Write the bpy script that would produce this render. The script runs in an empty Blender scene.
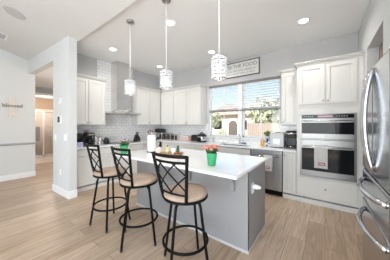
import bpy, math, random
from mathutils import Vector, Matrix
random.seed(7)
C = bpy.context.scene.collection
SC = bpy.context.scene
R = math.radians
# ------------------------------------------------------------------ camera
cam = bpy.data.cameras.new('camera'); cam_o = bpy.data.objects.new('camera', cam); C.objects.link(cam_o)
cam_o.location = (0, 0, 1.38); cam_o.rotation_euler = (R(90), 0, R(36.6))
cam.sensor_width = 36; cam.lens = 36*175/390; cam.shift_y = -5/390; cam.clip_start = .03
SC.camera = cam_o
# ------------------------------------------------------------------ world, sun, added fill lamps, exposure
w = bpy.data.worlds.new('world'); SC.world = w; w.use_nodes = True
nt = w.node_tree; nt.nodes.clear()
sky = nt.nodes.new('ShaderNodeTexSky'); sky.sky_type = 'NISHITA'; sky.sun_disc = False
sky.sun_elevation = R(50); sky.sun_rotation = R(200); sky.air_density = 1.0; sky.dust_density = .6
bg = nt.nodes.new('ShaderNodeBackground'); bg.inputs['Strength'].default_value = .17
wo = nt.nodes.new('ShaderNodeOutputWorld')
nt.links.new(sky.outputs[0], bg.inputs[0]); nt.links.new(bg.outputs[0], wo.inputs[0])

def light(name, kind, loc, rot, power, color=(1, 1, 1), **kw):
    l = bpy.data.lights.new(name, kind); l.energy = power; l.color = color
    for k, v in kw.items(): setattr(l, k, v)
    o = bpy.data.objects.new(name, l); C.objects.link(o); o.location = loc; o.rotation_euler = rot
    return o
light('sun', 'SUN', (0, -10, 20), (R(42), 0, R(-18)), 12, (1, .95, .88), angle=R(1))
FILL_TINT = (.82, .92, 1.0)
light('daylight_fill_rear', 'AREA', (-.1, -3.9, 1.45), (R(102), 0, 0), 185, FILL_TINT, shape='RECTANGLE', size=5.6, size_y=2.5)  # added fill lamp behind the camera, tilted up to brighten ceilings and walls
light('daylight_fill_side', 'AREA', (2.9, -1.5, 1.6), (R(116), 0, R(90)), 95, FILL_TINT, shape='RECTANGLE', size=3.0, size_y=2.0)  # added fill lamp before a solid wall, brightens hood wall and ceilings
SC.view_settings.view_transform = 'Standard'; SC.view_settings.look = 'None'
SC.view_settings.gamma = 1; SC.view_settings.use_curve_mapping = False
SC.view_settings.exposure = 0.72

# ------------------------------------------------------------------ materials
def mat(name, col, rough=.5, metal=0, spec=.5, emit=None, estr=0, trans=0, ior=1.45, coat=0, noise=0, nscale=8):
    m = bpy.data.materials.new(name); m.use_nodes = True
    b = m.node_tree.nodes['Principled BSDF']
    b.inputs['Base Color'].default_value = (*col, 1); b.inputs['Roughness'].default_value = rough
    b.inputs['Metallic'].default_value = metal; b.inputs['Specular IOR Level'].default_value = spec
    b.inputs['Transmission Weight'].default_value = trans; b.inputs['IOR'].default_value = ior
    b.inputs['Coat Weight'].default_value = coat
    if emit: b.inputs['Emission Color'].default_value = (*emit, 1); b.inputs['Emission Strength'].default_value = estr
    if noise:
        N = m.node_tree.nodes; L = m.node_tree.links
        tc = N.new('ShaderNodeTexCoord'); nz = N.new('ShaderNodeTexNoise'); nz.inputs['Scale'].default_value = nscale
        nz.inputs['Detail'].default_value = 4
        mx = N.new('ShaderNodeMix'); mx.data_type = 'RGBA'
        mx.inputs[6].default_value = (*[c*(1-noise) for c in col], 1); mx.inputs[7].default_value = (*[min(1, c*(1+noise)) for c in col], 1)
        L.new(tc.outputs['Object'], nz.inputs['Vector']); L.new(nz.outputs['Fac'], mx.inputs[0]); L.new(mx.outputs[2], b.inputs['Base Color'])
    return m

def swz(m, a, b_):
    """vector whose x,y are the object coordinates named a and b_"""
    N = m.node_tree.nodes; L = m.node_tree.links
    tc = N.new('ShaderNodeTexCoord'); s = N.new('ShaderNodeSeparateXYZ'); c = N.new('ShaderNodeCombineXYZ')
    L.new(tc.outputs['Object'], s.inputs[0]); L.new(s.outputs[a], c.inputs[0]); L.new(s.outputs[b_], c.inputs[1])
    return c.outputs[0]

def tile_mat(name, a, b_):
    m = mat(name, (.8, .8, .8), .18); N = m.node_tree.nodes; L = m.node_tree.links; p = N['Principled BSDF']
    v = swz(m, a, b_)
    br = N.new('ShaderNodeTexBrick'); br.offset = .5
    br.inputs['Color1'].default_value = (.91, .905, .90, 1); br.inputs['Color2'].default_value = (.86, .855, .85, 1)
    br.inputs['Mortar'].default_value = (.60, .59, .58, 1); br.inputs['Scale'].default_value = 1
    br.inputs['Mortar Size'].default_value = .0045; br.inputs['Brick Width'].default_value = .152; br.inputs['Row Height'].default_value = .076
    L.new(v, br.inputs['Vector']); L.new(br.outputs['Color'], p.inputs['Base Color'])
    bp = N.new('ShaderNodeBump'); bp.inputs['Strength'].default_value = .25; bp.inputs['Distance'].default_value = .003; bp.invert = True
    L.new(br.outputs['Fac'], bp.inputs['Height']); L.new(bp.outputs[0], p.inputs['Normal'])
    return m

def floor_mat():
    m = mat('oak_planks', (.5, .4, .3), .38, spec=.4); N = m.node_tree.nodes; L = m.node_tree.links; p = N['Principled BSDF']
    v = swz(m, 'Y', 'X')
    br = N.new('ShaderNodeTexBrick'); br.offset = .37; br.offset_frequency = 2
    br.inputs['Color1'].default_value = (.47, .345, .245, 1); br.inputs['Color2'].default_value = (.59, .455, .345, 1)
    br.inputs['Mortar'].default_value = (.27, .19, .13, 1); br.inputs['Scale'].default_value = 1
    br.inputs['Mortar Size'].default_value = .0022; br.inputs['Brick Width'].default_value = 1.5; br.inputs['Row Height'].default_value = .185
    L.new(v, br.inputs['Vector'])
    mp = N.new('ShaderNodeMapping'); mp.inputs['Scale'].default_value = (1.1, 14, 1); L.new(v, mp.inputs['Vector'])
    # offset the grain per plank by the brick colour
    wv = N.new('ShaderNodeTexNoise'); wv.inputs['Scale'].default_value = 1.6; wv.inputs['Detail'].default_value = 6; wv.inputs['Distortion'].default_value = 1.4
    ad = N.new('ShaderNodeVectorMath'); ad.operation = 'MULTIPLY_ADD'; ad.inputs[1].default_value = (37, 37, 37)
    L.new(br.outputs['Color'], ad.inputs[0]); L.new(mp.outputs[0], ad.inputs[2]); L.new(ad.outputs[0], wv.inputs['Vector'])
    cr = N.new('ShaderNodeValToRGB'); cr.color_ramp.elements[0].position = .33; cr.color_ramp.elements[0].color = (.76, .73, .70, 1)
    cr.color_ramp.elements[1].position = .68; cr.color_ramp.elements[1].color = (1.08, 1.08, 1.08, 1)
    L.new(wv.outputs['Fac'], cr.inputs[0])
    mx = N.new('ShaderNodeMix'); mx.data_type = 'RGBA'; mx.blend_type = 'MULTIPLY'; mx.inputs[0].default_value = 1
    L.new(br.outputs['Color'], mx.inputs[6]); L.new(cr.outputs[0], mx.inputs[7]); L.new(mx.outputs[2], p.inputs['Base Color'])
    return m

def pane_mat():
    m = bpy.data.materials.new('window_glass'); m.use_nodes = True; N = m.node_tree.nodes; L = m.node_tree.links; N.clear()
    t = N.new('ShaderNodeBsdfTransparent'); g = N.new('ShaderNodeBsdfGlossy'); g.inputs['Roughness'].default_value = .02
    f = N.new('ShaderNodeFresnel'); f.inputs[0].default_value = 1.35; mx = N.new('ShaderNodeMixShader'); o = N.new('ShaderNodeOutputMaterial')
    L.new(f.outputs[0], mx.inputs[0]); L.new(t.outputs[0], mx.inputs[1]); L.new(g.outputs[0], mx.inputs[2]); L.new(mx.outputs[0], o.inputs[0])
    return m

def steel_mat(name, col, rough, axis):
    m = mat(name, col, rough, 1); N = m.node_tree.nodes; L = m.node_tree.links; p = N['Principled BSDF']
    tc = N.new('ShaderNodeTexCoord'); mp = N.new('ShaderNodeMapping'); mp.inputs['Scale'].default_value = axis
    nz = N.new('ShaderNodeTexNoise'); nz.inputs['Scale'].default_value = 6; nz.inputs['Detail'].default_value = 3
    mr = N.new('ShaderNodeMapRange'); mr.inputs[3].default_value = rough*.8; mr.inputs[4].default_value = rough*1.25
    L.new(tc.outputs['Object'], mp.inputs[0]); L.new(mp.outputs[0], nz.inputs[0]); L.new(nz.outputs[0], mr.inputs[0]); L.new(mr.outputs[0], p.inputs['Roughness'])
    return m

M = dict(
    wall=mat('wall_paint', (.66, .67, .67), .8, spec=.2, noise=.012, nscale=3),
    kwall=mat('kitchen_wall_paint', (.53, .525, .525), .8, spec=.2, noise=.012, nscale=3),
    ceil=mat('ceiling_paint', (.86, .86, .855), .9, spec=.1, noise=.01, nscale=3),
    ceil_dimmed=mat('ceiling_paint_dimmed', (.68, .68, .665), .9, spec=.1, noise=.01, nscale=3),  # same ceiling paint, colour darkened to offset too much light on this slope
    white=mat('white_trim', (.86, .86, .86), .4),
    cab=mat('cabinet_paint', (.72, .705, .675), .38, noise=.008, nscale=2),
    quartz=mat('white_quartz', (.88, .88, .88), .12, coat=.15, noise=.02, nscale=5),
    island=mat('island_grey_paint', (.305, .30, .305), .42, noise=.01, nscale=2),
    steel=steel_mat('stainless_steel', (.25, .245, .24), .34, (1, 1, 60)),
    washer=steel_mat('dishwasher_steel', (.40, .40, .405), .4, (60, 1, 1)),
    oven_handle=mat('oven_handle_steel', (.55, .54, .53), .25, 1),
    fridge=steel_mat('fridge_steel', (.40, .41, .43), .17, (40, 1, 1)),
    hood=steel_mat('hood_steel', (.74, .73, .72), .25, (1, 1, 60)),
    chrome=mat('chrome', (.66, .66, .68), .14, 1),
    nickel=mat('brushed_nickel', (.42, .40, .38), .32, 1),
    black=mat('black_metal', (.005, .005, .005), .5, 0, .18),
    plastic=mat('black_plastic', (.018, .018, .02), .35),
    glassblack=mat('black_glass', (.008, .009, .011), .08, spec=.25),
    cushion=mat('tan_upholstery', (.42, .315, .245), .8, noise=.15, nscale=14),
    glass=mat('clear_glass', (.95, .97, .97), .02, trans=1, ior=1.3),
    pane=pane_mat(),
    crystal=mat('crystal', (.86, .865, .88), .10, trans=.2, ior=1.5),
    bulb=mat('lit_bulb', (1, 1, 1), .4, emit=(1, .96, .9), estr=2.5),
    lens=mat('lit_downlight', (1, 1, 1), .4, emit=(1, .95, .88), estr=7),
    wood=mat('tray_wood', (.42, .23, .13), .4, noise=.25, nscale=20),
    palewood=mat('pale_wood', (.70, .64, .57), .7, noise=.2, nscale=12),
    paper=mat('paper_white', (.88, .88, .88), .9),
    cream=mat('cream_wax', (.80, .66, .53), .5),
    green=mat('green_glaze', (.055, .42, .17), .22, noise=.2, nscale=30),
    leaf=mat('leaf_green', (.05, .13, .035), .6, noise=.35, nscale=9),
    pink=mat('pink_petals', (.68, .29, .23), .6, noise=.2, nscale=25),
    rose=mat('purple_petals', (.55, .16, .30), .6, noise=.3, nscale=25),
    yellow=mat('yellow_bottle', (.72, .60, .10), .3),
    amber=mat('amber_soap', (.78, .36, .07), .2),
    navy=mat('navy_plastic', (.06, .05, .16), .3),
    blue=mat('blue_sponge', (.10, .30, .55), .7),
    lilac=mat('lilac_card', (.46, .44, .68), .6),
    red=mat('dark_red', (.32, .05, .05), .6),
    dkred=mat('brown_red_pepper', (.35, .09, .06), .4),
    grey=mat('light_grey_plastic', (.55, .56, .58), .3),
    silver=mat('silver_canister', (.60, .58, .56), .25, .9),
    blush=mat('blush_tin', (.62, .50, .46), .5, noise=.1, nscale=30),
    dark=mat('dark_void', (.01, .01, .01), .6),
    ink=mat('sign_ink', (.20, .195, .19), .7),
    signwhite=mat('sign_board', (.72, .71, .69), .7, noise=.05, nscale=15),
    towel=mat('grey_towel', (.58, .57, .56), .95, noise=.12, nscale=60),
    rail=mat('grey_rail', (.36, .37, .385), .5),
    blindrail=mat('blind_rail', (.20, .20, .20), .5),
    blind=mat('blind_slat', (.95, .95, .95), .5),
    tan=mat('tan_wall', (.42, .31, .23), .8), creamtile=mat('cream_tile', (.70, .63, .56), .35, noise=.06, nscale=6),
    peach=mat('peach_wood', (.62, .44, .34), .6, noise=.08, nscale=10),
    stucco=mat('beige_stucco', (.34, .275, .22), .9, noise=.06, nscale=3), stucco2=mat('tan_stucco', (.26, .19, .15), .9, noise=.06, nscale=3),
    roof=mat('roof_shingle', (.24, .19, .165), .9, noise=.2, nscale=6), fence=mat('fence_wood', (.19, .155, .135), .9, noise=.15, nscale=4),
    lawn=mat('lawn', (.22, .24, .13), .95, noise=.25, nscale=1.5), drive=mat('concrete_street', (.60, .58, .55), .9, noise=.05, nscale=1),
    foliage=mat('tree_foliage', (.33, .36, .24), .8, noise=.4, nscale=1.2), bark=mat('bark', (.18, .13, .09), .9),
    tileL=tile_mat('subway_tile_hood_wall', 'Y', 'Z'), tileB=tile_mat('subway_tile_window_wall', 'X', 'Z'), floor=floor_mat(),
    speaker=mat('speaker_mesh', (.50, .50, .49), .9), ss=mat('sink_steel', (.30, .30, .31), .3, 1),
)

# ------------------------------------------------------------------ mesh builder
class MB:
    def __init__(s, o=(0, 0, 0)): s.v = []; s.f = []; s.sm = []; s.o = Vector(o); s.T = None
    def add(s, vs, fs, smooth=False):
        n = len(s.v)
        for p in vs:
            p = Vector(p)
            if s.T is not None: p = s.T @ p
            s.v.append(tuple(p - s.o))
        for f in fs: s.f.append([i+n for i in f]); s.sm.append(smooth)
        return s
    def box(s, x0, x1, y0, y1, z0, z1):
        return s.add([(x0, y0, z0), (x1, y0, z0), (x1, y1, z0), (x0, y1, z0), (x0, y0, z1), (x1, y0, z1), (x1, y1, z1), (x0, y1, z1)],
                     [(3, 2, 1, 0), (4, 5, 6, 7), (0, 1, 5, 4), (1, 2, 6, 5), (2, 3, 7, 6), (3, 0, 4, 7)])
    def frustum(s, a, b, z0, z1):
        """a, b = (x0,x1,y0,y1) rectangles at z0 and z1"""
        (x0, x1, y0, y1), (u0, u1, w0, w1) = a, b
        return s.add([(x0, y0, z0), (x1, y0, z0), (x1, y1, z0), (x0, y1, z0), (u0, w0, z1), (u1, w0, z1), (u1, w1, z1), (u0, w1, z1)],
                     [(3, 2, 1, 0), (4, 5, 6, 7), (0, 1, 5, 4), (1, 2, 6, 5), (2, 3, 7, 6), (3, 0, 4, 7)])
    def prism(s, poly, axis, a, b):
        """poly of 2-D points extruded along axis: x->(y,z), y->(x,z), z->(x,y)"""
        def P(p, t): return {'x': (t, p[0], p[1]), 'y': (p[0], t, p[1]), 'z': (p[0], p[1], t)}[axis]
        n = len(poly)
        return s.add([P(p, a) for p in poly]+[P(p, b) for p in poly],
                     [tuple(range(n)), tuple(range(2*n-1, n-1, -1))]+[(i, i+n, (i+1) % n+n, (i+1) % n) for i in range(n)])
    def lathe(s, prof, c=(0, 0, 0), n=20, axis='z', sx=1, sy=1, cap=True):
        vs = []; fs = []
        for r, z in prof:
            for k in range(n):
                a = 2*math.pi*k/n; x, y = r*math.cos(a)*sx, r*math.sin(a)*sy
                q = {'z': (x, y, z), 'x': (z, x, y), 'y': (y, z, x)}[axis]
                vs.append((c[0]+q[0], c[1]+q[1], c[2]+q[2]))
        for i in range(len(prof)-1):
            for k in range(n): fs.append((i*n+k, i*n+(k+1) % n, (i+1)*n+(k+1) % n, (i+1)*n+k))
        if cap: fs.append(tuple(range(n-1, -1, -1))); fs.append(tuple(range((len(prof)-1)*n, len(prof)*n)))
        return s.add(vs, fs, True)
    def tube(s, pts, r, n=8, closed=False, flat=1.0):
        pts = [Vector(p) for p in pts]; m = len(pts); vs = []; fs = []; up = None
        for i, p in enumerate(pts):
            if closed: d = pts[(i+1) % m]-pts[i-1]
            else: d = pts[min(i+1, m-1)]-pts[max(i-1, 0)]
            d.normalize()
            if up is None:
                up = Vector((0, 0, 1)) if abs(d.z) < .9 else Vector((0, 1, 0))
            up = (up-d*up.dot(d)).normalized(); q = d.cross(up)
            rr = r[i] if isinstance(r, (list, tuple)) else r
            for k in range(n):
                a = 2*math.pi*k/n; vs.append(p+up*(rr*math.cos(a))+q*(rr*flat*math.sin(a)))
        for i in range(m if closed else m-1):
            j = (i+1) % m
            for k in range(n): fs.append((i*n+k, j*n+k, j*n+(k+1) % n, i*n+(k+1) % n))
        if not closed: fs.append(tuple(range(n))); fs.append(tuple(range(m*n-1, (m-1)*n-1, -1)))
        return s.add(vs, fs, True)
    def ring(s, c, R_, r, n=36, k=8):
        return s.tube([(c[0]+R_*math.cos(2*math.pi*i/n), c[1]+R_*math.sin(2*math.pi*i/n), c[2]) for i in range(n)], r, k, True)
    def ball(s, c, r, n=10, sz=1):
        return s.lathe([(r*max(.02, math.sin(math.pi*i/n)), -r*sz*math.cos(math.pi*i/n)) for i in range(n+1)], c, 12)
    def build(s, name, m, parent=None, bevel=0, seg=2):
        me = bpy.data.meshes.new(name); me.from_pydata(s.v, [], s.f); me.update()
        for p, q in zip(me.polygons, s.sm): p.use_smooth = q
        me.materials.append(M[m] if isinstance(m, str) else m)
        import bmesh
        bm = bmesh.new(); bm.from_mesh(me); bmesh.ops.recalc_face_normals(bm, faces=bm.faces); bm.to_mesh(me); bm.free()
        o = bpy.data.objects.new(name, me); C.objects.link(o)
        if parent: o.parent = parent
        if bevel:
            b = o.modifiers.new('b', 'BEVEL'); b.width = bevel; b.segments = seg; b.limit_method = 'ANGLE'; b.angle_limit = R(40)
        return o

def tag(o, label, cat, group=None, kind=None):
    o['label'] = label; o['category'] = cat
    if group: o['group'] = group
    if kind: o['kind'] = kind
    return o
def thing(name, label, cat, loc=(0, 0, 0), rz=0, group=None):
    o = bpy.data.objects.new(name, None); C.objects.link(o); o.location = loc; o.rotation_euler = (0, 0, rz); o.empty_display_size = .1
    return tag(o, label, cat, group)
def struct(name, mb, m, bevel=0):
    o = mb.build(name, m, None, bevel); o['kind'] = 'structure'; return o
def copy_tree(o, parent=None):
    c = o.copy(); C.objects.link(c)
    if parent: c.parent = parent
    for ch in list(o.children): copy_tree(ch, c)
    return c
def text_mesh(name, body, size, m, parent, loc, rot, thick=.001, align='CENTER'):
    cu = bpy.data.curves.new(name, 'FONT'); cu.body = body; cu.size = size; cu.extrude = thick; cu.align_x = align; cu.align_y = 'CENTER'
    t = bpy.data.objects.new(name, cu); C.objects.link(t); bpy.context.view_layer.update()
    me = bpy.data.meshes.new_from_object(t.evaluated_get(bpy.context.evaluated_depsgraph_get()))
    bpy.data.objects.remove(t); me.name = name; me.materials.clear(); me.materials.append(M[m])
    o = bpy.data.objects.new(name, me); C.objects.link(o); o.parent = parent; o.location = loc; o.rotation_euler = rot
    return o

XL, YB, XR, H = -4.63, 4.25, .48, 3.05      # kitchen planes
YF = 3.65                                    # fronts of the base cabinets under the window
# ------------------------------------------------------------------ the setting
struct('floor', MB().box(-8.25, 3.1, -4.1, 4.4, -.12, 0), 'floor')
struct('floor_bath', MB().box(-10.7, -8.2, .6, 3.6, -.12, .004), 'creamtile')
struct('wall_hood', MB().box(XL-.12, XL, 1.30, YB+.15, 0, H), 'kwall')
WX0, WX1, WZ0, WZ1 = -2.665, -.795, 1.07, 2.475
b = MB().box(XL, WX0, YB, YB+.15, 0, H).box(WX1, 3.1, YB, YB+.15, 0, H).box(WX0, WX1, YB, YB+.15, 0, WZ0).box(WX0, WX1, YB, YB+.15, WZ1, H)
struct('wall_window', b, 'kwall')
# right wall with the doorway between fridge and oven tower
b = MB().box(XR, XR+.12, 3.45, YB, 0, H).box(XR, XR+.12, 2.60, 3.45, 2.46, H).box(XR, XR+.12, 2.12, 2.60, 0, H).box(XR, XR+.12, 1.02, 2.12, 1.95, H).box(XR, 1.3, .90, 1.02, 0, H)
struct('wall_right', b, 'wall')
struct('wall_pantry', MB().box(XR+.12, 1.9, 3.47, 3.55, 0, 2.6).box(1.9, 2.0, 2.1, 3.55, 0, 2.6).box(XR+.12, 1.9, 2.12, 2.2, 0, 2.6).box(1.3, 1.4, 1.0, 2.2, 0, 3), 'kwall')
struct('ceiling_pantry', MB().box(XR+.12, 2.0, 1.0, 3.55, 2.6, 2.7), 'ceil')
FOLD = 1.22
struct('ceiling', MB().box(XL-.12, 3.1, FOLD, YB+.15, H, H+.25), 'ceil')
struct('ceiling_living', MB().prism([(FOLD+.16, H-.3*.16), (FOLD, H), (-.9, H+.3*(FOLD+.9)), (-4.1, H+.3*(FOLD+.9)), (-4.1, H+.9), (FOLD+.16, H+.9)], 'x', -6.45, 3.1) , 'ceil_dimmed')
# angled wall with the hall opening
HW = Matrix.Translation((-3.83, 1.22, 0)) @ Matrix.Rotation(R(3.0), 4, 'Z')
b = MB(); b.T = HW
b.box(-.775, 0, 0, .13, 0, H+.02).box(-2.6, -.775, 0, .13, 2.74, H+.16)
struct('wall_hall', b, 'wall')
struct('wall_left', MB().box(-6.45, -6.32, -4.1, 1.23, 0, H+.8), 'wall')
struct('ceiling_hall', MB().box(-8.25, XL-.12, 1.22, 3.2, 2.745, 2.85).box(-8.25, -6.33, .8, 1.22, 2.74, 2.85), 'ceil')
struct('wall_hall_end', MB().box(-8.33, -8.2, .8, 1.50, 0, 2.85).box(-8.33, -8.2, 2.22, 3.2, 0, 2.85).box(-8.33, -8.2, 1.5, 2.22, 2.45, 2.85), 'wall')
struct('wall_hall_back', MB().box(-8.2, XL-.12, 3.1, 3.2, 0, 2.85).box(-8.2, -6.45, .78, .9, 0, 2.85), 'wall')
struct('wall_bath', MB().box(-10.7, -10.6, .6, 3.6, 0, 2.7).box(-10.6, -8.33, .6, .7, 0, 2.7).box(-10.6, -8.33, 3.5, 3.6, 0, 2.7), 'tan')
struct('wall_bath_tile', MB().box(-10.6, -10.58, .7, 3.5, .004, 2.12), 'creamtile')
struct('ceiling_bath', MB().box(-10.7, -8.2, .6, 3.6, 2.62, 2.7), 'ceil')
# living room behind the camera: rear wall, opening added to match the fill lamp
b = MB().box(-6.45, -2.9, -4.1, -3.98, 0, 3.8).box(2.7, 3.1, -4.1, -3.98, 0, 3.8).box(-2.9, 2.7, -4.1, -3.98, 2.7, 3.8)
struct('wall_rear', b, 'wall')
struct('wall_side', MB().box(3.0, 3.1, -4.1, YB, 0, 3.8), 'wall')
# baseboards and trim
struct('baseboard_left', MB().box(-6.32, -6.305, -4, 1.23, 0, .14).box(-6.45, -6.32, 1.23, 1.245, 0, .14), 'white', .004)
b = MB(); b.T = HW; b.box(-.775, .0, -.016, 0, 0, .14).box(0, .016, -.016, .135, 0, .14).box(-.79, -.775, -.016, .13, 0, .14)
struct('baseboard_hall', b, 'white', .004)
struct('trim_1', MB().prism([(-6.32, .865), (-6.29, .88), (-6.29, .905), (-6.32, .92)], 'y', -4, 1.23), 'rail')
b = MB().box(-8.2, -8.18, 1.42, 1.5, 0, 2.45).box(-8.2, -8.18, 2.22, 2.30, 0, 2.45).box(-8.2, -8.18, 1.42, 2.30, 2.45, 2.52).box(-8.33, -8.2, 1.5, 1.515, 0, 2.45).box(-8.33, -8.2, 2.205, 2.22, 0, 2.45)
struct('trim_2', b, 'white', .004)
# subway tile
b = MB().box(XL, XL+.008, 2.08, 3.10, .914, H).box(XL, XL+.008, 1.35, 2.08, .914, 1.40).box(XL, XL+.008, 3.10, YB, .914, 1.40)
struct('wall_tile_hood', b, 'tileL')
b = MB().box(XL+.008, WX0-.0, YB-.008, YB, .914, 1.40).box(WX0, WX1, YB-.008, YB, .914, WZ0-.03).box(WX1, -.41, YB-.008, YB, .914, 1.40)
struct('wall_tile_window', b, 'tileB')
# windows
for i, (x0, x1) in enumerate(((WX0, -1.775), (-1.685, WX1))):
    f = MB(); t = .04; y0, y1 = YB+.06, YB+.12
    f.box(x0, x0+t, y0, y1, WZ0, WZ1).box(x1-t, x1, y0, y1, WZ0, WZ1).box(x0, x1, y0, y1, WZ0, WZ0+t).box(x0, x1, y0, y1, WZ1-t, WZ1)
    zm = 1.77; f.box(x0, x1, y0+.005, y1-.005, zm-.022, zm+.022)
    xm = (x0+x1)/2; f.box(xm-.009, xm+.009, YB+.08, YB+.10, WZ0, WZ1).box(x0, x1, YB+.08, YB+.10, 2.10, 2.118)
    o = struct('window_%d' % (i+1), f, 'white'); MB().box(x0+t, x1-t, YB+.088, YB+.092, WZ0+t, WZ1-t).build('pane', 'pane', o)
struct('trim_3', MB().box(-1.775, -1.685, YB+.0, YB+.13, WZ0, WZ1), 'white')
struct('trim_4', MB().box(WX0-.02, WX1+.02, YB-.03, YB+.06, WZ0-.03, WZ0).box(WX0, WX0+.012, YB, YB+.06, WZ0, WZ1).box(WX1-.012, WX1, YB, YB+.06, WZ0, WZ1), 'white', .003)

# ------------------------------------------------------------------ cabinets
def shaker(x0, x1, z0, z1, y, fr=.055):
    b = MB(); t = .02; g = .005; x0 += g; x1 -= g; z0 += g; z1 -= g
    b.box(x0, x0+fr, y, y+t, z0, z1).box(x1-fr, x1, y, y+t, z0, z1).box(x0+fr, x1-fr, y, y+t, z0, z0+fr).box(x0+fr, x1-fr, y, y+t, z1-fr, z1)
    b.box(x0+fr, x1-fr, y+.012, y+t, z0+fr, z1-fr)
    # sloping inner lip
    s = .012
    b.prism([(x0+fr, y), (x0+fr+s, y+.009), (x0+fr, y+.009)], 'z', z0+fr, z1-fr).prism([(x1-fr, y), (x1-fr-s, y+.009), (x1-fr, y+.009)], 'z', z0+fr, z1-fr)
    return b
def slab(x0, x1, z0, z1, y):
    g = .005; return MB().box(x0+g, x1-g, y, y+.02, z0+g, z1-g)
def knob(x, z, y, parent):
    MB().lathe([(.005, 0), (.005, -.012), (.012, -.016), (.014, -.023), (.010, -.029), (.002, -.030)], (x, y, z), 12, 'y').build('knob', 'nickel', parent)
def cabinet(name, label, cat, loc, rz, w, d, z1, fronts, crown='', toe=False, group=None, z0=0, holes=(), ctrim=0, cback=0, btop=None):
    """local: x across, -y out of the wall; fronts = (kind,x0,x1,z0,z1,knob)"""
    t = thing(name, label, cat, loc, rz, group)
    b = MB()
    zb = .10 if toe else z0
    bt = btop or z1
    if holes:
        hx0, hx1, hz0, hz1 = holes
        b.box(-w/2, hx0, -d+.021, 0, zb, z1).box(hx1, w/2, -d+.021, 0, zb, z1).box(hx0, hx1, -d+.021, 0, zb, hz0).box(hx0, hx1, -d+.021, 0, hz1, z1).box(hx0, hx1, -.03, 0, hz0, hz1)
    else: b.box(-w/2, w/2, -d+.021, 0, zb, bt)
    b.build('body', 'cab', t)
    if toe: MB().box(-w/2, w/2, -d+.016, -.02, 0, .078).build('toe_kick', 'cab', t)
    for kd, x0, x1, a, c, kn in fronts:
        if kd == 'door': o = shaker(x0, x1, a, c, -d).build('door', 'cab', t, .002)
        else: o = slab(x0, x1, a, c, -d).build('drawer' if kd == 'drawer' else 'false_front', 'cab', t, .003)
        if kn: knob(kn[0], kn[1], -d, o)
    if crown:
        b = MB(); e0 = .004 if 'l' not in crown else .05; e1 = .004 if 'r' not in crown else .05
        for i, (zz0, zz1, ex) in enumerate(((z1, z1+.015, .012), (z1+.015, z1+.04, .03), (z1+.04, z1+.052, .045))):
            l = -w/2-(ex if 'l' in crown else 0); r = w/2+(ex if 'r' in crown else 0)
            b.box(l+ctrim, r, -d-ex+.015, -cback, zz0, zz1)
        b.build('crown_molding', 'cab', t, .004)
    return t
UZ0, UZ1 = 1.38, 2.44; DH = UZ1-UZ0
LW = R(90)
GU = 'white upper cabinets'
def kz(z): return z
# upper, beside the angled wall (local x = world Y)
cy = (1.36+2.135)/2; w_ = 2.135-1.36
cabinet('upper_cabinet', 'white two-door upper cabinet between the wall end and the range hood', 'cabinet', (XL+.01, cy, UZ0), LW, w_, .32, DH,
        [('door', -w_/2+.01, .0, .012, DH-.03, (-.03, .06)), ('door', 0, w_/2-.01, .012, DH-.03, (.03, .06))], 'r', group=GU)
cabinet('upper_cabinet', 'white two-door upper cabinet in the corner just past the range hood', 'cabinet', (XL+.01, 3.4795, UZ0), LW, .869, .32, DH,
        [('door', -.425, -.02, .012, DH-.03, (-.05, .06)), ('door', -.02, .425, .012, DH-.03, (.01, .06))], 'l', group=GU)
cabinet('upper_cabinet', 'white single-door upper cabinet meeting the corner on the window wall', 'cabinet', ((-4.61-3.73)/2, YB-.01, UZ0), 0, .88, .32, DH,
        [('door', -.11, .437, .012, DH-.03, (.40, .06))], 'x', group=GU, ctrim=.37)
cabinet('upper_cabinet', 'white two-door upper cabinet next to the window above the black toaster', 'cabinet', ((-3.728-2.74)/2, YB-.01, UZ0), 0, .985, .32, DH,
        [('door', -.485, .015, .012, DH-.03, (-.015, .06)), ('door', .015, .485, .012, DH-.03, (.045, .06))], 'r', group=GU)
cabinet('upper_cabinet', 'narrow white upper cabinet between window and oven tower', 'cabinet', ((-.72-.416)/2, YB-.01, UZ0), 0, .302, .32, DH,
        [('door', -.14, .14, .012, DH-.03, (-.11, .06))], 'l', group=GU)
# oven tower
TXC = (-.412+.476)/2; tw = .888
TOV = (-.36-TXC, .394-TXC, .49, 1.57)
cabinet('oven_tower', 'tall white cabinet built around the wall oven, doors above and drawer below', 'cabinet', (TXC, YB-.002, 0), 0, tw, YB-YF-.002, UZ1,
        [('door', -.385-TXC, .006-TXC, 1.735, 2.41, (-.025-TXC, 1.79)), ('door', .006-TXC, .402-TXC, 1.735, 2.41, (.04-TXC, 1.79)),
         ('drawer', -.395-TXC, .402-TXC, .13, .465, (.005-TXC, .30))], 'l', True, holes=TOV, cback=.385)
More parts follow.
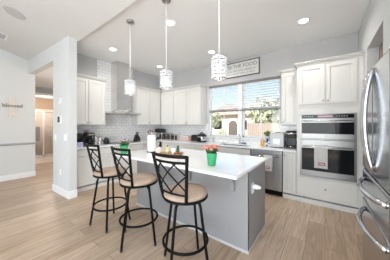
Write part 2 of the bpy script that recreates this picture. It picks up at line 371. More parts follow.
# base run under the window
D = YB-YF
def base(label, x0, x1, kind, knobs=True):
    w = x1-x0; c = (x0+x1)/2
    if kind == 'drawers': fr = [('drawer', -w/2+.008, w/2-.008, .725, .872, (0, .80)), ('drawer', -w/2+.008, w/2-.008, .42, .715, (0, .57)), ('drawer', -w/2+.008, w/2-.008, .115, .41, (0, .26))]
    elif kind == 'door': fr = [('door', -w/2+.008, w/2-.008, .115, .872, (-w/2+.035, .82))]
    elif kind == 'sink': fr = [('false', -w/2+.008, w/2-.008, .725, .872, None), ('door', -w/2+.008, 0, .115, .715, (-.03, .66)), ('door', 0, w/2-.008, .115, .715, (.03, .66))]
    else: fr = [('drawer', -w/2+.008, w/2-.008, .725, .872, (0, .80)), ('door', -w/2+.008, 0, .115, .715, (-.03, .66)), ('door', 0, w/2-.008, .115, .715, (.03, .66))]
    return fr, w, c
GB = 'white base cabinets'
for lab, x0, x1, kd in (('white base cabinet between the dishwasher and the oven tower', -.645, -.413, 'door'),
                        ('white sink base cabinet under the window beside the dishwasher', -2.15, -1.25, 'sink'),
                        ('white drawer base under the black toaster and silver cooker', -3.2, -2.15, 'drawers'),
                        ('white base cabinet under the square canisters near the corner', -3.98, -3.2, 'mix')):
    fr, w_, c = base(lab, x0, x1, kd)
    cabinet('base_cabinet', lab, 'cabinet', (c, YB-.01, 0), 0, w_-.002, D-.01, .883, fr, toe=True, group=GB, btop=.69 if kd == 'sink' else None)
for lab, y0, y1, kd in (('white base cabinet under the black coffee maker beside the wall end', 1.37, 2.2, 'mix'),
                        ('white drawer base under the cooktop and range hood', 2.2, 3.05, 'drawers'),
                        ('white base cabinet under the black knife block', 3.05, 3.63, 'door')):
    fr, w_, c = base(lab, y0, y1, kd)
    cabinet('base_cabinet', lab, 'cabinet', (XL+.01, c, 0), LW, w_-.002, .59, .883, fr, toe=True, group=GB)
# worktop with sink cut-out
SX0, SX1, SY0, SY1 = -2.08, -1.38, 3.74, 4.12
b = MB().box(XL+.008, XL+.635, 1.37, YB-.008, .884, .914)
for q in ((XL+.635, SX0, YF-.025, YB-.008), (SX1, -.414, YF-.025, YB-.008), (SX0, SX1, YF-.025, SY0), (SX0, SX1, SY1, YB-.008)): b.box(*q, .884, .914)
tag(b.build('worktop', 'quartz'), 'white quartz worktop running round the corner under the window', 'countertop')
t = thing('sink', 'dark steel undermount sink in the worktop under the window', 'sink', (-1.73, 3.93, .70))
b = MB((-1.73, 3.93, .70)).box(SX0, SX1, SY0, SY1, .70, .71)
b.box(SX0, SX0+.01, SY0, SY1, .70, .884).box(SX1-.01, SX1, SY0, SY1, .70, .884).box(SX0, SX1, SY0, SY0+.01, .70, .884).box(SX0, SX1, SY1-.01, SY1, .70, .884)
b.build('basin', 'ss', t); MB((-1.73, 3.93, .70)).lathe([(.04, .71), (.04, .714), (.02, .712)], (-1.73, 3.93, 0)).build('drain', 'chrome', t)
t = thing('faucet', 'chrome gooseneck faucet standing behind the sink', 'faucet', (-1.70, 4.165, .914))
MB().lathe([(.028, 0), (.028, .03), (.02, .05)]).build('base', 'chrome', t)
MB().tube([(0, 0, .04), (0, 0, .17)]+[(0, -.06+.06*math.cos(a), .17+.06*math.sin(a)) for a in [R(20*k) for k in range(1, 9)]]+[(0, -.122, .15), (0, -.122, .12)], .010).build('spout', 'chrome', t)
MB().tube([(.02, 0, .035), (.06, 0, .05), (.09, 0, .09)], .006).build('lever', 'chrome', t)

# cooktop and hood
t = thing('cooktop', 'black glass cooktop set in the worktop below the range hood', 'cooktop', (-4.3, 2.6, .914))
MB().box(-.24, .24, -.37, .37, 0, .008).build('glass_top', 'glassblack', t, .003)
for x, y, r in ((-.11, -.2, .09), (.11, -.2, .07), (-.11, .18, .07), (.11, .18, .1)): MB().ring((x, y, .009), r, .0012, 28, 5).build('burner', 'grey', t)
HY = 2.60
t = thing('range_hood', 'tall stainless chimney range hood against the white subway tile', 'range hood', (XL+.008, HY, 1.66))
MB().box(0, .30, -.172, .172, .11, H-1.66-.002).build('chimney', 'hood', t, .003)
MB().frustum((0, .50, -.42, .42), (0, .50, -.42, .42), 0, .035).build('canopy_rim', 'hood', t, .004)
MB().frustum((0, .495, -.415, .415), (0, .32, -.20, .20), .035, .115).build('canopy', 'hood', t)
MB().box(.05, .45, -.36, .36, -.006, 0).build('filter', 'nickel', t)
for k in range(4): MB().lathe([(.008, .5), (.008, .505), (.002, .506)], (0, -.06+k*.04, .018), 10, 'x').build('button', 'black', t)

# wall oven (microwave over oven)
OX0, OX1, OZ0, OZ1, ZM = -.359, .393, .492, 1.568, 1.137
oc = (OX0+OX1)/2
t = thing('wall_oven', 'stainless microwave and oven combination built into the white tower', 'oven', (oc, YF, OZ0))
def ob(): return MB((oc, YF, OZ0))
ob().box(OX0+.012, OX1-.012, YF+.0, YF+.52, OZ0+.01, OZ1-.01).build('housing', 'steel', t)
ob().box(OX0, OX0+.022, YF-.012, YF, OZ0, OZ1).box(OX1-.022, OX1, YF-.012, YF, OZ0, OZ1).box(OX0, OX1, YF-.012, YF, OZ0, OZ0+.012).box(OX0, OX1, YF-.012, YF, OZ1-.01, OZ1).box(OX0, OX1, YF-.012, YF, ZM-.008, ZM+.008).build('surround', 'steel', t, .002)
cp = ob().box(OX0+.03, OX1-.03, YF-.016, YF-.001, 1.495, 1.553).build('control_panel', 'glassblack', t, .002)
ob().box(-.10, .10, YF-.018, YF-.016, 1.508, 1.540).build('display', mat('display_screen', (.02, .02, .02), .2, emit=(.75, .35, .5), estr=.35), cp)
for k in range(10): ob().box(-.30+.03*k if k < 5 else .0+.03*k, (-.30+.03*k if k < 5 else .0+.03*k)+.014, YF-.0175, YF-.016, 1.518, 1.530).build('key', 'grey', cp)
def oven_door(z0, z1, win, hz, handle_z):
    d = ob().box(OX0+.024, OX1-.024, YF-.034, YF-.002, z0, z1).build('door', 'steel', t, .003)
    ob().box(OX0+.03, OX1-.03, YF-.037, YF-.034, win[0], win[1]).build('window', 'glassblack', d, .001)
    h = ob().tube([(OX0+.045, YF-.075, handle_z), (OX1-.045, YF-.075, handle_z)], .011, 12).box(OX0+.05, OX0+.072, YF-.075, YF-.034, handle_z-.01, handle_z+.01).box(OX1-.072, OX1-.05, YF-.075, YF-.034, handle_z-.01, handle_z+.01)
    h.build('handle', 'oven_handle', d, .002)
    return d
oven_door(1.148, 1.488, (1.232, 1.42), 0, 1.452)
oven_door(.508, 1.126, (.60, .985), 0, 1.012)
ob().lathe([(.012, YF-.0345), (.012, YF-.0365), (.002, YF-.037)], (oc, 0, 1.19), 16, 'y').build('badge', 'grey', t)
# towels hanging on handles
def towel(name, label, x0, x1, y, ztop, zfront, zback, patch):
    t = thing(name, label, 'towel', ((x0+x1)/2, y, ztop)); o = ((x0+x1)/2, y, ztop)
    n = 14; prof = []
    path = [(y+.020, zback), (y+.019, ztop-.02), (y+.012, ztop+.014), (y, ztop+.020), (y-.014, ztop+.013), (y-.021, ztop-.02), (y-.022, (ztop+zfront)/2), (y-.021, zfront)]
    vs = []; fs = []
    for th in (0, .004):
        for (yy, zz) in path:
            for k in range(n+1):
                u = k/n; wob = .004*math.sin(u*9+zz*5)*(1 if zz < ztop-.03 else 0)
                s = -1 if yy < y else 1
                vs.append((x0+(x1-x0)*u, yy+s*th+wob*(1 if s < 0 else .3), zz))
    m = len(path)
    for q in (0, 1):
        for i in range(m-1):
            for k in range(n):
                a = q*m*(n+1)+i*(n+1)+k; fs.append((a, a+1, a+n+2, a+n+1))
    MB(o).add(vs, fs, True).build('cloth', 'towel', t)
    px0, px1, pz0, pz1 = patch
    MB(o).box(px0, px1, y-.034, y-.0295, pz0, pz1).build('printed_patch', 'red', t)
    for k in range(5):
        MB(o).box(px0+.008+k*(px1-px0-.016)/5, px0+.008+(k+.62)*(px1-px0-.016)/5, y-.0352, y-.034, pz0+(pz1-pz0)*.3, pz0+(pz1-pz0)*.7).build('print_mark', 'paper', t)
towel('hand_towel', 'grey towel with red printed patch hanging on the lower oven door', -.145, .035, YF-.075, 1.017, .665, .74, (-.09, -.0, .715, .76))
# dishwasher
t = thing('dishwasher', 'stainless dishwasher under the worktop facing the island end', 'dishwasher', (-.948, YF, 0))
o = (-.948, YF, 0)
MB(o).box(-1.243, -.652, YF+.03, YF+.55, .10, .878).build('body', 'black', t)
dd = MB(o).box(-1.243, -.652, YF-.02, YF+.028, .115, .79).build('door', 'washer', t, .004)
MB(o).box(-1.243, -.652, YF-.02, YF+.028, .795, .876).build('control_strip', 'washer', t, .003)
MB(o).tube([(-1.19, YF-.06, .765), (-.70, YF-.06, .765)], .012, 10).box(-1.185, -1.165, YF-.06, YF-.02, .755, .775).box(-.725, -.705, YF-.06, YF-.02, .755, .775).build('handle', 'chrome', dd)
MB(o).box(-1.24, -.655, YF+.05, YF+.07, 0, .10).build('toe_kick', 'black', t)
towel('dish_towel', 'grey dish towel with small dark red print hanging on the dishwasher handle', -.97, -.81, YF-.06, .768, .49, .56, (-.925, -.855, .535, .575))

# ------------------------------------------------------------------ fridge
FX, FY0, FY1 = .26, 1.275, 2.085; FM = (FY0+FY1)/2
t = thing('refrigerator', 'stainless french-door refrigerator with two curved-handle bottom drawers', 'refrigerator', (FX+.4, FM, 0))
o = (FX+.4, FM, 0)
MB(o).box(FX+.085, FX+.75, FY0+.005, FY1-.005, .03, 1.765).build('body', 'rail', t, .004)
def fdoor(name, y0, y1, z0, z1): return MB(o).box(FX, FX+.078, y0+.003, y1-.003, z0+.003, z1-.003).build(name, 'fridge', t, .014, 4)
far = fdoor('door', FM, FY1, 1.02, 1.78); near = fdoor('door', FY0, FM, 1.02, 1.78)
d1 = fdoor('drawer', FY0, FY1, .775, 1.015); d2 = fdoor('drawer', FY0, FY1, .09, .77)
def arc_handle(p0, p1, bow, parent):
    pts = []; n = 18
    for i in range(n+1):
        u = i/n; h = bow*(math.sin(math.pi*u))**.62
        q = Vector(p0).lerp(Vector(p1), u); pts.append((q.x-h, q.y, q.z))
    MB(o).tube(pts, .0165, 12, flat=.9).build('handle', 'chrome', parent)
arc_handle((FX+.002, FM+.05, 1.755), (FX+.002, FM+.05, 1.07), .048, far)
arc_handle((FX+.002, FM-.035, 1.755), (FX+.002, FM-.035, 1.07), .046, near)
arc_handle((FX+.002, FY1-.15, .952), (FX+.002, FY0+.07, .952), .066, d1)
arc_handle((FX+.002, FY1-.15, .715), (FX+.002, FY0+.07, .715), .066, d2)
MB(o).box(FX+.03, FX+.16, FY1-.10, FY1-.02, 1.766, 1.80).build('hinge_cover', 'rail', t, .006); MB(o).box(FX+.03, FX+.16, FY0+.02, FY0+.10, 1.766, 1.80).build('hinge_cover', 'rail', t, .006)
for y in (FY0+.06, FY1-.06): MB(o).lathe([(.025, 0), (.025, .032)], (FX+.15, y, 0)).lathe([(.025, 0), (.025, .032)], (FX+.65, y, 0)).build('foot', 'black', t)
struct('door_1', shaker(.60, 1.35, .01, 2.44, 3.445, .1), 'peach')

# ------------------------------------------------------------------ island
IX0, IX1 = -2.62, -.66; IY0, IY1 = 1.84, 2.50
t = thing('kitchen_island', 'grey painted kitchen island base below the white top', 'kitchen island', ((IX0+IX1)/2, (IY0+IY1)/2, 0)); o = tuple(t.location)
MB(o).box(IX0, IX1, IY0, IY1, 0, .883).build('body', 'island', t, .002)
MB(o).box(IX0-.012, IX1+.008, IY0-.008, IY0, 0, .032).box(IX1, IX1+.008, IY0, IY1, 0, .032).box(IX0-.008, IX0, IY0, IY1, 0, .032).build('base_trim', mat('island_trim', (.52, .515, .51), .45), t, .003)
MB(o).box(IX1-.035, IX1+.006, IY0-.006, IY0, .055, .883).box(IX1, IX1+.006, IY0-.006, IY0+.035, .055, .883).build('corner_trim', 'island', t)
for x in (-.83, -1.45, -2.06):
    pr = [(IY0-.001, .883), (IY0-.31, .883), (IY0-.31, .860), (IY0-.20, .842), (IY0-.10, .80), (IY0-.055, .74), (IY0-.045, .66), (IY0-.03, .645), (IY0-.001, .645)]
    MB(o).prism(pr, 'x', x-.026, x+.026).build('bracket', 'island', t, .004)
for x in (-2.1, -1.63, -1.15): # seams of the working side
    pass
for k in range(3):
    x0 = IX0+.02+k*.645
    dr = shaker(x0, x0+.63, .12, .86, 0)
    dr.v = [(v[0]-o[0], -v[1]+IY1+.02-o[1], v[2]-o[2]) for v in dr.v]
    dr.build('door', 'island', t, .002)
tag(MB().box(-2.74, -.64, 1.485, 2.635, .884, .914).build('island_worktop', 'quartz', None, .004), 'glossy white quartz slab on the grey island', 'countertop')
t = thing('outlet', 'white wall outlet on the grey end of the island', 'outlet', (IX1, 1.985, .665))
MB().box(0, .007, -.036, .036, -.058, .058).build('cover_plate', 'white', t, .002)
MB().box(.007, .0085, -.017, .017, -.045, -.01).build('receptacle', 'paper', t)
t = thing('plug_in_freshener', 'white plug-in air freshener sticking out of the island outlet', 'air freshener', (IX1+.007, 1.985, .685))
MB().lathe([(.02, 0), (.026, .008), (.026, .05), (.02, .062)], (0, 0, 0), 16, 'x').build('body', 'white', t)
MB().lathe([(.016, .062), (.018, .07), (.014, .085)], (0, 0, 0), 16, 'x').build('cap', 'paper', t)

# ------------------------------------------------------------------ stools
def make_stool():
    t = thing('bar_stool', '', 'stool', (0, 0, 0), 0, 'black bar stools at the island')
    prof = [(.05, .700), (.196, .700), (.212, .712), (.216, .728), (.205, .745), (.15, .757), (.05, .760), (.002, .760)]
    MB().lathe(prof, (0, 0, 0), 36).build('seat_cushion', 'cushion', t)
    MB().ring((0, 0, .695), .208, .013, 40).build('seat_frame', 'black', t)
    MB().lathe([(.10, .655), (.10, .67), (.13, .672), (.13, .684), (.19, .688), (.19, .694)], n=24).build('swivel_plate', 'black', t)
    path = [(.02, 0, .662), (.09, 0, .662), (.135, 0, .655), (.158, 0, .635), (.168, 0, .60), (.256, 0, .012)]
    cap = MB().lathe([(.013, 0), (.0145, .004), (.0145, .028)], (.256, 0, 0), 12)
    leg = None
    for k in range(4):
        if leg is None:
            leg = MB().tube(path, .0135, 10).build('leg', 'black', t); cap.build('foot_cap', 'plastic', leg); l = leg
        else:
            l = leg.copy(); C.objects.link(l); l.parent = t; c = leg.children[0].copy(); C.objects.link(c); c.parent = l
        l.rotation_euler = (0, 0, R(90*k))
    MB().ring((0, 0, .265), .215, .0125, 44).build('foot_ring', 'black', t)
    # backrest on the -y side
    def P(u, v):
        """u across (-1..1), v 0 bottom .. 1 top"""
        hw = .135+.065*v; bow = (1-u*u)*(.02+.03*v)
        return Vector((u*hw, -.165-.075*v-bow, .70+.425*v))
    for s in (-1, 1): MB().tube([P(s, v/8) for v in range(9)], .0145, 8).build('back_post', 'black', t)
    for v, r in ((.985, .0145), (.86, .011), (.17, .009)): MB().tube([P(-1+2*i/14, v) for i in range(15)], r, 8).build('back_rail', 'black', t)
    la = MB(); v0, v1 = .17, .86
    for a, c in (((-.55, 1), (1, .12)), ((.55, 1), (-1, .12)), ((-1, .62), (.1, 0)), ((1, .62), (-.1, 0)), ((.3, 1), (1, .6)), ((-.3, 1), (-1, .6))):
        la.tube([P(a[0]+(c[0]-a[0])*i/8, v0+(v1-v0)*(a[1]+(c[1]-a[1])*i/8)) for i in range(9)], .0068, 6)
    la.build('back_lattice', 'black', t)
    return t
st = make_stool()
spots = [(-1.10, 1.325, 2, 7, 'black bar stool standing in front of the round wooden tray'),
         (-1.81, 1.30, -4, 53, 'black bar stool with the green flower pot just behind its backrest'),
         (-2.443, 1.28, -4, 7, 'black bar stool at the far end of the island nearest the wall end')]
for i, (x, y, rot, lr, lab) in enumerate(spots):
    s = st if i == 0 else copy_tree(st)
    s.location = (x, y, 0); s.rotation_euler = (0, 0, R(rot)); s['label'] = lab
    k = 0
    for ch in s.children:
        if ch.name.startswith('leg'): ch.rotation_euler = (0, 0, R(lr-rot+90*k+(45 if i else 0))); k += 1

# ------------------------------------------------------------------ things on the island
def blossom(b, c, r):
    for k in range(7):
        a = random.uniform(0, 6.28); e = random.uniform(-.3, 1.2); q = Vector((math.cos(a)*math.cos(e), math.sin(a)*math.cos(e), math.sin(e)))*r*.55
        b.ball(Vector(c)+q, r*.55, 6, .8)
def leaves(b, c, r, n, s, squash=.7):
    for k in range(n):
        d = Vector((random.gauss(0, 1), random.gauss(0, 1), random.gauss(0, 1))).normalized()
        p = Vector(c)+Vector((d.x, d.y, d.z*squash))*r*random.uniform(.35, 1)
        u = Vector((random.gauss(0, 1), random.gauss(0, 1), random.gauss(0, 1))).normalized(); v = u.cross(d).normalized()
        if v.length < .1: continue
        b.add([p-u*s, p+v*s*.5, p+u*s, p-v*s*.5], [(0, 1, 2, 3)])
def flower_pot(label, loc, petal, n, fr, up=0):
    t = thing('flower_pot', label, 'flower pot', loc, 0, 'green flower pots on the island')
    b = MB().lathe([(.043, 0), (.046, .004), (.064, .135), (.067, .142), (.060, .142), (.056, .12), (.002, .118)], n=20); b.build('pot', 'green', t)
    f = MB(); leaves(f, (0, 0, .165), .075, 70, .028, .5); f.build('foliage', 'leaf', t)
    for k in range(n):
        a = k*2.4; rr = .018+.060*math.sqrt(k/n); b = MB()
        blossom(b, (rr*math.cos(a)*1.15, rr*math.sin(a)*1.15, .215+up-rr*.45+random.uniform(-.008, .012)), fr); b.build('blossom', petal, t)
    return t
flower_pot('green pot with coral pink blossoms on the middle of the island top', (-1.06, 1.755, .914), 'pink', 13, .025, .012)
flower_pot('green pot with a few dark pink buds behind a stool back', (-2.58, 1.57, .914), 'rose', 5, .017, .03)
t = thing('paper_towel_roll', 'upright white paper towel roll standing on the island', 'paper towel', (-2.41, 1.985, .914))
MB().lathe([(.075, 0), (.078, .006), (.07, .012)]).build('stand_base', 'black', t)
MB().lathe([(.02, .014), (.068, .014), (.07, .018), (.07, .286), (.068, .29), (.02, .29)], n=28).build('roll', 'paper', t)
MB().lathe([(.008, .012), (.008, .315)]).ball((0, 0, .325), .018).build('stand_post', 'blush', t)
t = thing('candle', 'cream jar candle beside the paper towel roll', 'candle', (-2.24, 2.0, .914))
MB().lathe([(.052, 0), (.056, .006), (.056, .085), (.05, .09), (.05, .06), (.002, .06)], n=24).build('jar', 'cream', t)
MB().tube([(0, 0, .06), (0, 0, .078)], .002).build('wick', 'black', t)
t = thing('round_tray', 'round brown wooden turntable tray on the island', 'tray', (-1.92, 1.965, .914))
MB().lathe([(.09, 0), (.10, .008), (.10, .012)], n=32).build('foot', 'wood', t)
MB().lathe([(.17, .012), (.185, .018), (.19, .034), (.183, .034), (.178, .024), (.002, .024)], n=40).build('dish', 'wood', t)
TZ = .914+.024
t = thing('bottle', 'yellow bottle with dark cap on the wooden tray', 'bottle', (-1.965, 1.93, TZ))
MB().lathe([(.028, 0), (.032, .004), (.032, .075), (.024, .095), (.013, .105)]).build('body', 'yellow', t); MB().lathe([(.014, .105), (.014, .125), (.003, .126)]).build('cap', 'plastic', t); MB().lathe([(.0325, .025), (.0325, .065)], cap=False).build('label_band', 'palewood', t)
t = thing('jar', 'white jar with blue lid on the wooden tray', 'jar', (-1.87, 1.965, TZ))
MB().lathe([(.032, 0), (.035, .004), (.035, .085), (.030, .092)]).build('body', 'paper', t); MB().lathe([(.033, .092), (.033, .112), (.003, .113)]).build('lid', 'lilac', t)
t = thing('slim_bottle', 'slim dark green bottle on the wooden tray', 'bottle', (-1.83, 2.02, TZ))
MB().lathe([(.022, 0), (.024, .004), (.024, .085), (.018, .098)]).build('body', 'leaf', t); MB().lathe([(.019, .098), (.019, .12), (.003, .121)]).build('cap', 'plastic', t)
for k, (x, y) in enumerate(((-1.80, 1.94), (-1.765, 1.985))):
    t = thing('small_dish', ('small brown red dish at the front of the wooden tray', 'small brown red dish at the rim of the wooden tray')[k], 'dish', (x, y, TZ))
    MB().lathe([(.018, 0), (.03, .01), (.034, .024), (.031, .024), (.026, .012), (.002, .008)]).build('bowl', 'dkred', t); MB().ball((0, 0, .020), .02, 6, .5).build('filling', 'wood', t)

# ------------------------------------------------------------------ things on the perimeter worktop
Z = .914
t = thing('card_box', 'lilac box at the worktop end in front of black grinder', 'box', (-4.13, 1.50, Z)); MB().box(-.03, .03, -.062, .062, 0, .10).build('carton', 'lilac', t, .003); MB().box(-.031, .031, -.063, .063, .075, .101).build('flap', 'lilac', t, .002)
t = thing('coffee_grinder', 'black box-shaped grinder behind the lilac box', 'appliance', (-4.34, 1.54, Z))
MB().box(-.08, .08, -.085, .085, 0, .26).build('body', 'plastic', t, .012); MB().frustum((-.06, .06, -.065, .065), (-.075, .075, -.08, .08), .26, .285).build('hopper', 'plastic', t); MB().box(.08, .084, -.05, .05, .10, .18).build('panel', 'glassblack', t)
t = thing('coffee_maker', 'black drip coffee maker with flowers above, on the worktop', 'coffee maker', (-4.25, 1.735, Z))
MB().box(-.11, .13, -.085, .085, 0, .03).build('base', 'plastic', t, .006); MB().box(-.11, -.03, -.085, .085, .03, .25).build('tank', 'plastic', t, .008); MB().box(-.11, .12, -.085, .085, .215, .29).build('brew_head', 'plastic', t, .012)
g = MB().lathe([(.055, .032), (.066, .05), (.066, .12), (.045, .165), (.045, .18)], (.055, 0, 0)); g.build('carafe', 'glassblack', t); MB().tube([(.10, .04, .15), (.14, .065, .14), (.14, .065, .08), (.11, .045, .07)], .007).build('carafe_handle', 'plastic', t)
MB().box(.12, .124, -.06, .06, .235, .27).build('control_panel', 'silver', t)
t = thing('flower_bunch', 'small bunch of mauve flowers peeking over the coffee maker', 'flowers', (-4.50, 1.78, Z))
MB().lathe([(.03, 0), (.035, .01), (.03, .2), (.033, .25)]).build('vase', 'plastic', t)
for k in range(5):
    b = MB(); blossom(b, (.035*math.cos(k*1.3), .045*math.sin(k*1.3), .325+.012*(k % 2)), .022); b.build('blossom', ('rose', 'lilac')[k % 2], t)
f = MB(); leaves(f, (0, 0, .28), .05, 30, .025); f.build('foliage', 'leaf', t)
for k, (y, h, r, lab) in enumerate(((1.89, .215, .048, 'tallest silver canister beside the black coffee maker'), (1.992, .17, .045, 'shorter silver canister next to the tallest one'))):
    t = thing('canister', lab, 'canister', (-4.30, y, Z), 0, 'silver canisters on the worktop')
    MB().lathe([(r*.96, 0), (r, .004), (r, h)], n=24).build('body', 'silver', t); MB().lathe([(r*1.03, h), (r*1.03, h+.018), (r*.9, h+.024), (.012, h+.026), (.012, h+.04), (.003, h+.044)], n=24).build('lid', 'nickel', t)
t = thing('kettle', 'black kettle with thin handle past the silver canisters', 'kettle', (-4.33, 2.16, Z))
MB().lathe([(.06, 0), (.068, .01), (.066, .08), (.05, .13), (.035, .15)]).build('body', 'plastic', t); MB().lathe([(.036, .15), (.03, .162), (.01, .168), (.012, .18), (.003, .186)]).build('lid', 'nickel', t)
MB().tube([(0, .05, .13), (0, .085, .15), (0, .10, .11), (0, .085, .05), (0, .06, .03)], .007).build('handle', 'plastic', t); MB().tube([(0, -.06, .06), (0, -.09, .10), (0, -.105, .14)], [.013, .010, .008]).build('spout', 'plastic', t)
t = thing('knife_block', 'black knife block with handles up against the tiled wall', 'knife block', (-4.42, 3.10, Z), R(0))
MB().prism([(-.085, 0), (.085, 0), (.085, .08), (.0, .20), (-.05, .165), (-.085, .03)][::1], 'x', -.05, .05).build('block', 'plastic', t, .004)
for i in range(3):
    for j in range(2):
        x = -.028+.028*i; q = Vector((x, -.022+.045*j, .185-.012*j+.012)); d = Vector((0, .30, .95)).normalized()
        MB().tube([q-d*.02, q+d*.075], .008, 8).build('knife_handle', 'plastic' if (i+j) % 2 else 'nickel', t)
t = thing('utensil_crock', 'dark crock of cooking utensils behind the paper towel roll', 'utensils', (-4.33, 3.52, Z))
MB().lathe([(.05, 0), (.055, .005), (.06, .15), (.055, .15), (.05, .03), (.002, .03)]).build('crock', 'nickel', t)
for k in range(5):
    a = k*1.257; p = Vector((.025*math.cos(a), .025*math.sin(a), .03)); q = Vector((.065*math.cos(a), .065*math.sin(a), .23+.02*(k % 3)))
    MB().tube([p, q], .005, 6).ball(q+Vector((0, 0, .02)), .025, 6, 1.3).build('utensil', ('plastic', 'wood', 'red', 'plastic', 'nickel')[k], t)
t = thing('stand_mixer', 'black stand mixer in the far corner of the worktop', 'mixer', (-4.42, 4.04, Z), R(-50))
MB().box(-.09, .09, -.16, .12, 0, .035).build('base', 'plastic', t, .012); MB().box(-.05, .05, .05, .12, .03, .24).build('column', 'plastic', t, .015)
MB().lathe([(.03, -.20), (.062, -.18), (.07, -.05), (.066, .08), (.045, .14), (.01, .15)], (0, 0, .28), 20, 'y').build('motor_head', 'plastic', t); MB().lathe([(.05, .037), (.085, .07), (.098, .16), (.10, .17), (.092, .165), (.07, .06), (.002, .05)], (0, -.06, 0)).build('bowl', 'chrome', t)
MB().lathe([(.045, -.205), (.045, -.198)], (0, 0, .28), 20, 'y').build('trim_band', 'chrome', t)
MB_BEANS = mat('coffee_beans', (.035, .022, .016), .6)
def jar_(x, h, r, lab):
    t = thing('canister', lab, 'canister', (x, 3.9, Z), 0, 'pale canisters by the tiles')
    MB().box(-r, r, -r, r, 0, h).build('jar', 'silver', t, .012, 3)
    MB().box(-r*.72, r*.72, -r-.003, -r+.002, h*.12, h*.9).box(r-.002, r+.003, -r*.72, r*.72, h*.12, h*.9).build('window', MB_BEANS, t, .001)
    MB().box(-r*.9, r*.9, -r*.9, r*.9, h, h+.022).build('lid', 'nickel', t, .006)
for x, h, r, lab in ((-4.22, .20, .066, 'square canister with dark window standing closest to the black mixer'), (-4.03, .20, .064, 'second square canister with dark window from the black mixer'), (-3.85, .19, .062, 'third square canister with dark window from the black mixer'), (-3.68, .165, .058, 'square canister with dark window next to the blush tin')): jar_(x, h, r, lab)
t = thing('bread_tin', 'long blush patterned bread tin against the tiles', 'bread box', (-3.40, 4.09, Z))
MB().box(-.17, .17, -.08, .08, 0, .135).build('body', 'blush', t, .012); MB().box(-.175, .175, -.085, .085, .118, .145).build('lid', 'paper', t, .008); MB().tube([(-.03, 0, .145), (-.03, 0, .16), (.03, 0, .16), (.03, 0, .145)], .004).build('handle', 'nickel', t)
t = thing('small_tin', 'small square rosy tin between bread tin and toaster', 'tin', (-3.17, 4.05, Z)); MB().box(-.045, .045, -.045, .045, 0, .12).build('body', mat('rosy_tin', (.45, .22, .19), .5), t, .006); MB().box(-.048, .048, -.048, .048, .12, .135).build('lid', 'nickel', t, .004)
t = thing('toaster', 'rounded black toaster between rosy tin and silver cooker', 'toaster', (-2.995, 4.06, Z))
MB().prism([(-.08, .01), (.08, .01), (.088, .09), (.075, .16), (.045, .185), (-.045, .185), (-.075, .16), (-.088, .09)], 'x', -.10, .10).build('body', 'plastic', t, .012, 3)
MB().box(-.075, .075, -.035, -.015, .184, .188).box(-.075, .075, .015, .035, .184, .188).build('slots', 'dark', t); MB().box(-.104, -.10, -.02, .02, .05, .14).build('lever_plate', 'chrome', t); MB().lathe([(.018, .088), (.018, .10), (.005, .102)], (0, 0, .05), 14, 'y').build('dial', 'chrome', t)
t = thing('pressure_cooker', 'round silver and black electric cooker beside the black toaster', 'cooker', (-2.735, 4.0, Z))
MB().lathe([(.11, 0), (.125, .01), (.128, .15), (.122, .16)], n=32).build('body', 'chrome', t); MB().lathe([(.127, .16), (.132, .172), (.12, .20), (.07, .225), (.02, .232), (.003, .232)], n=32).build('lid', 'plastic', t)
MB().tube([(-.05, 0, .222), (-.04, 0, .255), (.04, 0, .255), (.05, 0, .222)], .011).build('lid_handle', 'plastic', t); MB().box(-.06, .06, -.138, -.118, .03, .13).build('control_panel', 'glassblack', t, .004); MB().lathe([(.129, 0), (.131, .004), (.131, .03), (.129, .034)], n=32).build('base_band', 'plastic', t)
t = thing('soap_pump', 'slim grey green pump bottle on the worktop by the window edge', 'soap dispenser', (-2.44, 4.12, Z)); MB().lathe([(.022, 0), (.025, .004), (.025, .12), (.012, .14)]).build('bottle', mat('sage_glass', (.45, .50, .45), .3), t); MB().tube([(0, 0, .14), (0, 0, .175), (0, -.035, .175)], .005).build('pump', 'nickel', t)
t = thing('sponge', 'blue sponge at the rim of the sink', 'sponge', (-1.59, 4.16, Z)); MB().box(-.05, .05, -.02, .02, 0, .028).build('foam', 'blue', t, .008); MB().box(-.05, .05, -.02, .02, .028, .036).build('scrub_pad', 'navy', t, .002)
t = thing('dish_soap', 'amber dish soap bottle standing on the worktop under the window', 'soap bottle', (-1.135, 4.08, Z)); MB().lathe([(.036, 0), (.042, .006), (.042, .07), (.03, .11), (.016, .135)], sy=.65).build('body', 'amber', t); MB().lathe([(.012, .135), (.012, .158), (.004, .172)]).build('cap', 'amber', t)
t = thing('spray_bottle', 'navy spray bottle beside the amber soap', 'bottle', (-1.03, 4.10, Z)); MB().lathe([(.030, 0), (.034, .006), (.034, .10), (.014, .135)]).build('body', 'navy', t); MB().box(-.012, .012, -.045, .022, .135, .168).build('trigger_head', 'plastic', t, .004); MB().lathe([(.0345, .03), (.0345, .075)], cap=False).build('label_band', 'paper', t)
t = thing('potted_plant', 'small leafy green plant on the window sill above the navy bottle', 'plant', (-1.06, 4.258, WZ0+.001)); MB().lathe([(.022, 0), (.027, .05), (.029, .055), (.025, .055), (.024, .045), (.002, .045)]).build('pot', 'white', t)
f = MB(); leaves(f, (0, -.035, .11), .075, 150, .028, .8); f.build('foliage', mat('fresh_leaf', (.13, .26, .06), .6, noise=.3), t)
t = thing('blue_bottle', 'white and blue bottle touching the light grey bread oven', 'bottle', (-.972, 4.00, Z)); MB().lathe([(.024, 0), (.027, .005), (.027, .09), (.013, .115)]).build('body', 'paper', t); MB().lathe([(.014, .115), (.014, .145), (.004, .148)]).build('cap', 'blue', t); MB().lathe([(.0275, .05), (.0275, .085)], cap=False).build('label_band', 'blue', t)
t = thing('toaster_oven', 'light grey boxy bread oven on the worktop beside the pod machine', 'toaster oven', (-.80, 4.02, Z))
